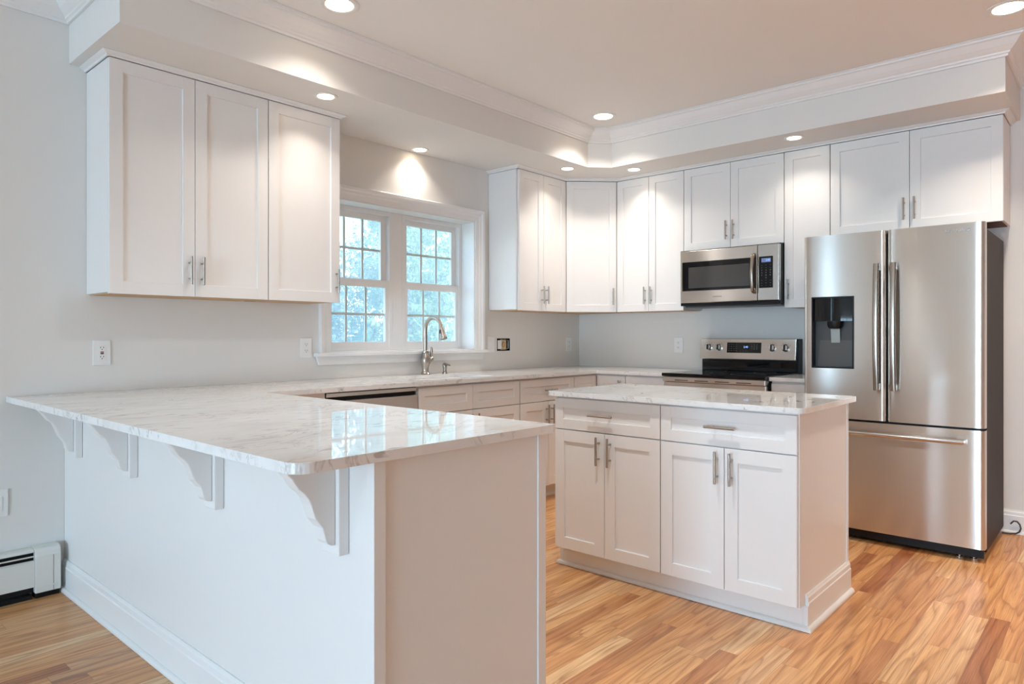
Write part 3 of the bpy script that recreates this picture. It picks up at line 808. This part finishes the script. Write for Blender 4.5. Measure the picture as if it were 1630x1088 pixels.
# ------------------------------------------------------------------ range
def kitchen_range():
    W = 0.746
    t = thing('range', 'freestanding electric range with black glass cooktop and stainless control panel', 'range', (-0.001, -1.240, 0), -PI/2)
    obj('body', box(0.001, W-0.001, -0.625, -0.012, 0.03, 0.893), 'black', t)
    obj('cooktop', box(0.0, W, -0.700, -0.075, 0.8945, 0.917, 0.004), 'gloss_black', t)
    for (x, y, r) in ((0.19, -0.52, 0.10), (0.56, -0.52, 0.115), (0.19, -0.23, 0.075), (0.56, -0.23, 0.075)):
        obj('burner_ring', lathe_ring([(r-0.0015, 0.9171), (r+0.0015, 0.9171), (r+0.0015, 0.9174), (r-0.0015, 0.9174)], 40, (x, y, 0)), 'grey_plastic', t)
    vt = obj('vent_trim', box(0.003, W-0.003, -0.690, -0.627, 0.858, 0.892, 0.004), 'steel', t)
    for k in range(4): obj('vent_slot', box(0.10+0.15*k, 0.20+0.15*k, -0.6908, -0.6902, 0.866, 0.872), 'slot', vt)
    od = obj('oven_door', box(0.004, W-0.004, -0.672, -0.627, 0.22, 0.855, 0.005), 'steel', t)
    obj('oven_window', box(0.10, W-0.10, -0.6745, -0.6722, 0.38, 0.68), 'gloss_black', od)
    hb = tube([(0.06, -0.722, 0.79), (W-0.06, -0.722, 0.79)], 0.013, 14)
    for x in (0.09, W-0.09): tube([(x, -0.7115, 0.79), (x, -0.6725, 0.79)], 0.009, 10, hb)
    obj('handle', hb, 'steel_smooth', od, smooth=50)
    obj('drawer', box(0.004, W-0.004, -0.668, -0.627, 0.05, 0.214, 0.005), 'steel', t)
    # backguard: black lower strip, slightly leaning stainless panel
    obj('backguard', box(0.0, W-0.002, -0.070, -0.004, 0.894, 1.158, 0.003), 'black', t)
    obj('riser', box(0.012, W-0.02, -0.086, -0.0705, 0.9185, 0.990, 0.002), 'gloss_black', t)
    tilt = Matrix.Translation((0, -0.078, 1.0))@Matrix.Rotation(math.radians(-7), 4, 'X')
    cp = obj('control_panel', xform(box(-0.004, W-0.016, -0.026, 0.0, 0.0, 0.158, 0.006, 3), tilt), 'steel', t)
    def onp(bm, x, z): return xform(bm, tilt@Matrix.Translation((x, -0.0265, z)))
    ds = obj('display_glass', onp(box(0.215, 0.478, -0.0015, 0, 0.050, 0.128), 0, 0), 'gloss_black', cp)
    rt = (PI/2-math.radians(7), 0, 0)
    def tx(nm, s, size, mat, par, x, z):
        p = tilt@Vector((x, -0.0285, z)); text(nm, s, size, mat, par, p, rt, 0.0002)
    tx('digits', '2:40', 0.020, 'blue_display', ds, 0.362, 0.094)
    for r in range(4):
        for c in range(4):
            tx('key', '--', 0.010, 'letter_white', ds, 0.232+0.019*c, 0.112-0.015*r)
    for r in range(3):
        for c in range(3): tx('key', '123456789'[r*3+c], 0.010, 'letter_white', ds, 0.408+0.019*c, 0.110-0.015*r)
    for c in range(4): tx('key', '--', 0.010, 'letter_white', ds, 0.322+0.020*c, 0.064)
    for x in (0.068, 0.150, 0.560, 0.655):
        k = obj('knob', onp(xform(lathe([(0.027, 0), (0.027, 0.004), (0.0225, 0.006), (0.021, 0.024), (0.019, 0.026)], 28), Matrix.Rotation(PI/2, 4, 'X')), x, 0.090), 'steel_smooth', cp, smooth=40)
        obj('knob_grip', onp(box(-0.005, 0.005, -0.034, -0.0262, -0.019, 0.019, 0.002), x, 0.090), 'black', k)
        for s in range(5):
            a = math.radians(-60+30*s*1.0)
            obj('dial_mark', onp(box(-0.0012, 0.0012, -0.0004, 0, -0.003, 0.003), x+0.036*math.sin(a), 0.090+0.036*math.cos(a)), 'slot', cp)
    for x in (0.03, W-0.03):
        for y in (-0.58, -0.06): obj('foot', lathe([(0.018, 0.0005), (0.018, 0.012), (0.008, 0.014), (0.008, 0.0295)], 16, (x, y, 0)), 'black', t)
kitchen_range()

# ------------------------------------------------------------------ refrigerator
def door_profile(x0, x1, yf, yb, r=0.024, bulge=0.002, n=26):
    """plan outline of a softly crowned door"""
    out = []
    w = x1-x0
    xs = sorted(set([0.0]+[r*(1-math.cos(PI/2*k/8)) for k in range(1, 9)]+[r+(w-2*r)*k/16 for k in range(1, 16)]+[w-r*(1-math.cos(PI/2*k/8)) for k in range(1, 9)]+[w]))
    for x in xs:
        u = 2*x/w-1
        edge = max(0.0, (abs(x-w/2)-(w/2-r))/r)
        y = yf-bulge*(1-u*u)+r*0.75*(1-math.sqrt(max(0.0, 1-min(1.0, edge)**2)))
        out.append((x0+x, y))
    out += [(x1, yb), (x0, yb)]
    return out

def fridge():
    W = 0.912; YB = -0.725; YFr = -0.795
    t = thing('refrigerator', 'tall stainless french-door refrigerator with a water dispenser and bottom freezer drawer', 'refrigerator', (-0.001, -2.260, 0), -PI/2)
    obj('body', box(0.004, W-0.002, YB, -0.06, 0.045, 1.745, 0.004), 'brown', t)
    obj('gasket', box(0.012, W-0.010, YB-0.008, YB-0.0005, 0.07, 1.765), 'black', t)
    obj('base_grille', box(0.01, W-0.01, YB-0.035, YB-0.0085, 0.018, 0.064), 'black', t)
    def door(nm, x0, x1, z0, z1):
        return obj(nm, slab(door_profile(x0, x1, YFr, YB-0.009), [], z1-z0, 'z', z0), 'steel', t, smooth=25)
    xm = 0.452
    dl = door('door', 0.001, xm-0.003, 0.700, 1.775)
    dr = door('door', xm+0.003, W, 0.700, 1.775)
    fz = door('freezer_drawer', 0.001, W, 0.070, 0.688)
    # dispenser recess cut into the dispenser door
    cx0, cx1, cz0, cz1 = 0.048, 0.284, 0.990, 1.412
    yf = YFr-0.004
    cut(dl, [box(cx0, cx1, YFr-0.03, YFr+0.050, cz0, cz1)])
    dl.data.shade_smooth(); dl.data.set_sharp_from_angle(angle=math.radians(25))
    ds = tag(obj('dispenser', slab(rect(cx0+0.0008, cx1-0.0008, cz0+0.0008, cz1-0.0008), [rect(cx0+0.008, cx1-0.008, cz0+0.008, cz1-0.008)], 0.052, 'y', yf-0.004), 'black', dl), 'black water dispenser recess')
    obj('dispenser_back', box(cx0+0.009, cx1-0.009, YFr+0.040, YFr+0.0485, cz0+0.009, cz1-0.009), 'grey_plastic', dl)
    # crowned glossy control face
    pr = [(cx0+0.009, yf+0.030)]
    for k in range(13):
        s = k/12; pr.append((cx0+0.009+(cx1-cx0-0.018)*s, yf-0.002-0.016*math.sin(PI*s)))
    pr += [(cx1-0.009, yf+0.030)]
    bm = slab(pr, [], cz1-0.009-1.268, 'z', 1.268)
    for v in bm.verts:
        if v.co.y < yf+0.02: v.co.y += 0.020*((1.33-v.co.z)/0.07)**2*0.5
    obj('dispenser_panel', bm, 'gloss_black', dl, smooth=50)
    cxm = (cx0+cx1)/2+0.01
    nz = obj('nozzle', lathe([(0.034, 1.225), (0.042, 1.24), (0.044, 1.2665)], 20, (cxm, yf+0.02, 0)), 'black', dl, smooth=50)
    obj('paddle', xform(box(-0.026, 0.026, -0.010, 0.0, -0.085, 0.0, 0.005, 3), Matrix.Translation((cxm, yf+0.026, 1.2245))@Matrix.Rotation(math.radians(8), 4, 'X')), 'clear_grey', nz, smooth=40)
    obj('drip_tray', slab([(cx0+0.022, cz0+0.010), (cx1-0.009, cz0+0.010), (cx1-0.009, 1.155), (cx0+0.036, 1.155)], [], 0.004, 'y', YFr+0.035), 'tray_grey', dl)
    # curved bar handles
    for d, x in ((dl, xm-0.043), (dr, xm+0.043)):
        yb = YFr-0.0055
        pts = []
        for k in range(17):
            s = k/16; pts.append((x, yb-0.034-0.022*math.sin(PI*s), 0.875+0.712*s))
        b = bmesh.new(); rings = []
        for (px, py, pz) in pts:
            rings.append([b.verts.new((px+dx, py+dy, pz)) for dx, dy in ((-0.013, 0.012), (-0.0145, 0.0), (-0.010, -0.008), (0.0, -0.011), (0.010, -0.008), (0.0145, 0.0), (0.013, 0.012))])
        for i in range(16):
            for j in range(7): b.faces.new((rings[i][j], rings[i][(j+1) % 7], rings[i+1][(j+1) % 7], rings[i+1][j]))
        b.faces.new(rings[0]); b.faces.new(rings[-1][::-1])
        for zz in (0.895, 1.567): box(x-0.011, x+0.011, yb-0.030, yb+0.0035, zz-0.018, zz+0.018, 0.002, 2, b)
        obj('handle', b, 'handle_steel', d, smooth=40)
    hb = tube([(0.085, YFr-0.052, 0.628), (W-0.085, YFr-0.052, 0.628)], 0.0135, 16)
    for x in (0.105, W-0.105): box(x-0.022, x+0.022, YFr-0.052, YFr-0.0015, 0.619, 0.637, 0.002, 2, hb)
    obj('handle', hb, 'steel_smooth', fz, smooth=40)
    text('logo', 'SAMSUNG', 0.020, 'letter', dr, (0.792, YFr-0.0052, 1.738), extrude=0.0003, space=1.35)
    for x in (0.07, W-0.06): tag(obj('hinge_cap', box(x-0.045, x+0.045, YB-0.028, YB+0.05, 1.746, 1.764, 0.003), 'grey_plastic', t), 'dark hinge cover')
    for x in (0.06, W-0.12, W-0.055): obj('leveling_foot', lathe([(0.016, 0.0005), (0.016, 0.010), (0.007, 0.012), (0.007, 0.0175)], 14, (x, YB-0.02, 0)), 'chrome', t, smooth=40)
    for x in (0.08, W-0.08): obj('roller', xform(lathe([(0.022, -0.012), (0.022, 0.012)], 20), Matrix.Translation((x, -0.16, 0.0225))@Matrix.Rotation(PI/2, 4, 'Y')), 'black', t, smooth=40)
M['clear_grey'] = simple('translucent_paddle', (0.38, 0.43, 0.42), 0.12)
M['tray_grey'] = simple('tray_grey', (0.075, 0.068, 0.062), 0.35)
fridge()
tag(obj('power_cord', tube([(-0.035, -3.20, 0.06), (-0.032, -3.215, 0.078), (-0.030, -3.232, 0.078), (-0.030, -3.245, 0.062), (-0.030, -3.250, 0.040), (-0.032, -3.244, 0.020), (-0.034, -3.228, 0.008), (-0.05, -3.20, 0.0055), (-0.055, -3.16, 0.0055)], 0.0045, 8), 'cord', smooth=60),
    'thin dark power cord looped on the floor behind the refrigerator', 'cord')

# ------------------------------------------------------------------ outlets, switch, electrical box
def outlet(label, loc, rz, kind='duplex'):
    nm = 'light_switch' if kind == 'switch' else 'electrical_outlet'
    t = thing(nm, label, 'light switch' if kind == 'switch' else 'outlet', loc, rz, None if kind == 'switch' else 'wall outlets')
    w, h = 0.039, 0.061
    obj('cover_plate', box(-w, w, -0.007, -0.0006, -h, h, 0.003), 'plastic', t)
    if kind == 'switch':
        obj('rocker', box(-0.0165, 0.0165, -0.0105, -0.0072, -0.033, 0.033, 0.0012), 'plastic', t); return t
    obj('receptacle', box(-0.0165, 0.0165, -0.0092, -0.0072, -0.033, 0.033, 0.001), 'plastic', t)
    for s in (1, -1):
        zz = 0.019*s if kind == 'duplex' else 0.022*s
        for x in (-0.0065, 0.0065): obj('slot', box(x-0.0012, x+0.0012, -0.0097, -0.0093, zz, zz+0.008), 'slot', t)
        obj('ground_hole', xform(lathe([(0.0025, -0.0002), (0.0025, 0.0002)], 12), Matrix.Translation((0, -0.0095, zz-0.006))@Matrix.Rotation(PI/2, 4, 'X')), 'slot', t)
    if kind == 'gfci':
        tag(obj('reset_button', box(-0.0075, 0.0075, -0.0105, -0.0093, 0.001, 0.0065, 0.0005), 'red', t), 'dark red button')
        tag(obj('test_button', box(-0.0075, 0.0075, -0.0105, -0.0093, -0.0065, -0.001, 0.0005), 'black', t), 'black button')
    return t
outlet('white wall outlet with a red and a black button, above the peninsula countertop', (-3.914, 0, 1.099), 0, 'gfci')
outlet('plain white wall outlet just beside the window sill, above the dishwasher', (-2.800, 0, 1.108), 0)
outlet('white switch plate between the window casing and the open electrical box', (-1.172, 0, 1.112), 0, 'switch')
outlet('white wall outlet on the window wall close to the room corner', (-0.161, 0, 1.105), 0)
outlet('white wall outlet on the range wall, beside the range', (0, -1.000, 1.104), -PI/2)
outlet('white switch plate low on the wall above the baseboard heater', (-4.328, 0, 0.440), 0, 'switch')
def elec_box():
    t = thing('electrical_box', 'open double electrical box without a cover, bare wiring showing in the wall', 'electrical box', ((BX0+BX1)/2, 0, (BZ0+BZ1)/2), 0)
    w, h = (BX1-BX0)/2-0.001, (BZ1-BZ0)/2-0.001
    obj('housing', slab(rect(-w, w, -h, h), [rect(-w+0.003, w-0.003, -h+0.003, h-0.003)], 0.06, 'y', 0.001), 'black', t)
    obj('housing_back', box(-w+0.0035, w-0.0035, 0.055, 0.060, -h+0.0035, h-0.0035), 'darkwood', t)
    obj('blank_device', box(-w+0.013, -w+0.054, 0.0, 0.02, -h+0.014, h-0.014, 0.002), 'plastic', t)
    obj('dimmer_plate', box(-0.012, 0.045, 0.012, 0.03, -h+0.008, h-0.010, 0.002), 'brass', t)
    tag(obj('dimmer_post', xform(lathe([(0.022, 0), (0.022, 0.012), (0.014, 0.014), (0.012, 0.020)], 20), Matrix.Translation((0.012, 0.0115, 0.0))@Matrix.Rotation(PI/2, 4, 'X')), 'birch', t, smooth=40), 'round tan dimmer post')
    for k, x in enumerate((0.022, 0.034, 0.050, 0.062)):
        obj('wire', tube([(x, 0.05, -h+0.006), (x+0.003, 0.007, -h+0.02), (x-0.002, 0.004, 0.0), (x+0.002, 0.006, h-0.018), (x, 0.05, h-0.006)], 0.0028, 8), ('plastic', 'brass', 'slot', 'plastic')[k], t, smooth=60)
elec_box()

# ------------------------------------------------------------------ baseboard heater
def heater():
    t = thing('baseboard_heater', 'cream metal baseboard heater along the wall beside the peninsula', 'heater', (-4.104, 0, 0), 0)
    L = -3.2; xe = -0.100
    prof_back = box(L, xe-0.001, -0.010, -0.001, 0.02, 0.222)
    obj('back_plate', prof_back, 'enamel', t)
    def prism(pts, x0, x1): return slab(pts, [], x1-x0, 'x', x0)
    obj('top_cover', prism([(-0.0105, 0.208), (-0.0105, 0.224), (-0.045, 0.224), (-0.058, 0.220), (-0.066, 0.212), (-0.064, 0.209), (-0.044, 0.212)], L, xe-0.001), 'enamel', t, bevel=0.001)
    obj('damper', prism([(-0.052, 0.186), (-0.069, 0.190), (-0.070, 0.196), (-0.052, 0.192)], L, xe-0.001), 'enamel', t)
    obj('front_panel', prism([(-0.066, 0.056), (-0.071, 0.056), (-0.073, 0.168), (-0.060, 0.174), (-0.060, 0.170), (-0.068, 0.164)], L, xe-0.001), 'enamel', t)
    obj('element_shade_block', prism([(-0.0105, 0.03), (-0.050, 0.03), (-0.050, 0.205), (-0.0105, 0.205)], L, xe-0.001), 'black', t)  # element enlarged to a black block that puts shade behind the slots
    ec = obj('end_cap', prism([(-0.001, 0.026), (-0.001, 0.226), (-0.048, 0.226), (-0.064, 0.221), (-0.073, 0.208), (-0.077, 0.190), (-0.077, 0.026)], xe, 0.0), 'enamel', t, bevel=0.003)
    obj('cap_seam', box(-0.030, -0.0285, -0.0776, -0.0772, 0.028, 0.188), 'slot', ec)
    obj('cap_lip', box(xe+0.001, -0.001, -0.0785, -0.0772, 0.050, 0.056), 'enamel', ec)
    obj('dark_gap_strip', box(L+0.1, xe-0.01, -0.060, -0.004, 0.0008, 0.0195), 'black', t)  # black strip standing in for the dark gap under the heater
    obj('dark_gap_strip', box(xe+0.004, -0.004, -0.060, -0.004, 0.0008, 0.0255), 'black', t)
heater()

# ------------------------------------------------------------------ recessed lights
def downlight(label, x, y, z, R, rl, watts, group, angle=114, color=(1.0, 0.90, 0.80)):
    t = thing('recessed_light', label, 'ceiling light', (x, y, z), 0, group)
    tag(obj('trim_ring', lathe_ring([(R, -0.0006), (R, -0.003), (R-0.006, -0.0055), (rl+0.004, -0.004), (rl, -0.0015), (rl, -0.0006)], 48), 'trim', t, smooth=50), 'white trim ring')
    tag(obj('lens', lathe([(rl-0.0006, -0.0006), (rl-0.0008, -0.0030), (rl*0.6, -0.0036), (0.002, -0.0038)], 40), 'lens', t, smooth=60), 'glowing round lens')
    l = lamp('bulb', 'AREA', (0, 0, -0.008), (0, 0, 0), watts, color, shape='DISK', size=2*rl, spread=math.radians(angle))
    l.parent = t
    return t
gs, gc = 'recessed lights in the soffit', 'recessed lights in the ceiling'
WS, WC = 1.1, 4
downlight('recessed soffit light above the one-door cabinet beside the window', -2.998, -0.524, ZS, 0.062, 0.043, WS, gs)
downlight('recessed soffit light right above the window', -1.969, -0.089, ZS, 0.062, 0.043, WS, gs)
downlight('recessed soffit light on the window side of the diagonal corner', -0.864, -0.521, ZS, 0.062, 0.043, WS, gs)
downlight('recessed soffit light on the range side of the diagonal corner', -0.497, -0.885, ZS, 0.062, 0.043, WS, gs)
downlight('recessed soffit light above the narrow cabinet beside the refrigerator', -0.539, -2.112, ZS, 0.062, 0.043, WS, gs)
downlight('recessed ceiling light above the peninsula, near the crown moulding at the top edge', -3.200, -0.950, ZC, 0.094, 0.065, 2.6, gc, 118, (1.0, 0.92, 0.84))
downlight('recessed ceiling light near the inside corner of the crown moulding', -0.994, -0.940, ZC, 0.094, 0.065, 4.2, gc, 116, (1.0, 0.93, 0.86))
downlight('recessed ceiling light out in front of the refrigerator soffit end', -1.055, -3.298, ZC, 0.094, 0.065, 11, gc, 114, (1.0, 0.87, 0.73))

downlight('unseen recessed ceiling light added above the free end of the peninsula countertop', -3.200, -2.250, ZC, 0.094, 0.065, 9, gc, 130, (0.94, 0.98, 1.0))  # out-of-view lamp added to brighten the island front and counter
downlight('unseen recessed ceiling light added along the range wall beyond the refrigerator', -1.055, -5.500, ZC, 0.094, 0.065, 22, gc, 105, (1.0, 0.70, 0.46))  # out-of-view warm lamp added to tint the wall past the refrigerator
# ------------------------------------------------------------------ outdoors
struct('ground', box(-25, 25, -25, 30, -0.5, -0.35), 'lawn')
def tree(name, label, x, y, h, rx, ry, n, mat, zlow=0.2, size=0.06, trunk=True):
    t = thing(name, label, 'tree', (x, y, -0.35), 0, 'trees behind the house')
    rnd = random.Random(int(x*100)+int(y*10))
    vs, fs = [], []
    blobs = [(rnd.uniform(-rx, rx)*0.7, rnd.uniform(-ry, ry)*0.7, rnd.uniform(zlow, h), rnd.uniform(0.25, 0.6)) for _ in range(34)]
    for i in range(n):
        bx_, by_, bz_, br = rnd.choice(blobs)
        d = Vector((rnd.gauss(0, 1), rnd.gauss(0, 1), rnd.gauss(0, 1))).normalized()*br*rnd.uniform(0.55, 1.0)
        c = Vector((bx_, by_, bz_))+d
        nrm = (d.normalized()+Vector((rnd.uniform(-1, 1), rnd.uniform(-1, 1), rnd.uniform(-0.3, 1))))
        nrm.normalize(); a = nrm.orthogonal().normalized(); b = nrm.cross(a)
        th = rnd.uniform(0, 2*PI); a2 = a*math.cos(th)+b*math.sin(th); b2 = nrm.cross(a2)
        s = size*rnd.uniform(0.6, 1.4); k = len(vs)
        for p in (c-a2*s, c+b2*s*0.45+nrm*s*0.12, c+a2*s, c-b2*s*0.45+nrm*s*0.12): vs.append(p)
        fs.append((k, k+1, k+2, k+3))
    me = bpy.data.meshes.new('foliage'); me.from_pydata(vs, [], fs); me.materials.append(M[mat])
    o = bpy.data.objects.new('foliage', me); COL.objects.link(o); o.parent = t
    obj('trunk', tube([(0, 0, 0.0), (0.04, 0.02, h*0.3), (-0.03, 0.05, h*0.6), (0.02, 0, h*0.85)], [0.11, 0.09, 0.07, 0.03], 10), 'bark', t, smooth=60)
    return t
tree('tree', 'blue-green bushy tree close behind the lower left sash of the kitchen window', -0.35, 3.3, 2.7, 0.8, 0.5, 15000, 'leaf1', size=0.026)
tree('tree', 'bright green tree in the middle of the window view, behind the mullion', 1.9, 4.7, 3.6, 0.9, 0.5, 16000, 'leaf2', size=0.032)
tree('tree', 'blue-green tree showing through the right window unit, behind the faucet', 4.0, 6.9, 5.0, 1.1, 0.6, 18000, 'leaf1', size=0.042)
tree('tree', 'tall blue-green tree behind the bushy one, filling the upper left sash', 0.2, 5.6, 5.2, 0.9, 0.5, 16000, 'leaf1', size=0.036)
tree('tree', 'tall bright green tree far behind the upper left sash', 1.7, 8.0, 6.2, 1.1, 0.7, 16000, 'leaf2', size=0.05)
tree('tree', 'tall bright green tree far behind the upper right sash', 7.0, 10.5, 7.5, 1.7, 0.8, 18000, 'leaf2', size=0.06)
def leaning():
    t = thing('leaning_trunk', 'short mossy leaning trunk with a green tuft, seen through the lower left sash', 'tree', (-1.17, 1.75, -0.35), 0)
    obj('trunk', tube([(-0.62, 0, 0.0), (-0.40, 0, 0.6), (-0.10, 0, 1.26), (0.0, 0, 1.44), (0.13, 0.0, 1.60), (0.16, 0, 1.64)], [0.08, 0.08, 0.08, 0.08, 0.065, 0.03], 12), 'moss', t, smooth=60)
    obj('branch', tube([(0.02, 0, 1.40), (0.14, 0, 1.50), (0.30, 0, 1.66)], [0.018, 0.015, 0.008], 8), 'bark', t, smooth=60)
    rnd = random.Random(3); bm = bmesh.new()
    for k in range(60):
        d = Vector((rnd.gauss(0, 1), rnd.gauss(0, 1), rnd.gauss(0, 1))).normalized()*0.075
        c = Vector((0.15, 0, 1.62))+d; a = d.orthogonal().normalized(); b = d.normalized().cross(a); s_ = 0.035
        bm.faces.new([bm.verts.new(c+a*s_), bm.verts.new(c+b*s_*0.6), bm.verts.new(c-a*s_), bm.verts.new(c-b*s_*0.6)])
    obj('foliage', bm, 'leaf2', t)
M['moss'] = leaf('mossy_bark', (0.01, 0.05, 0.04), (0.03, 0.17, 0.06))
leaning()
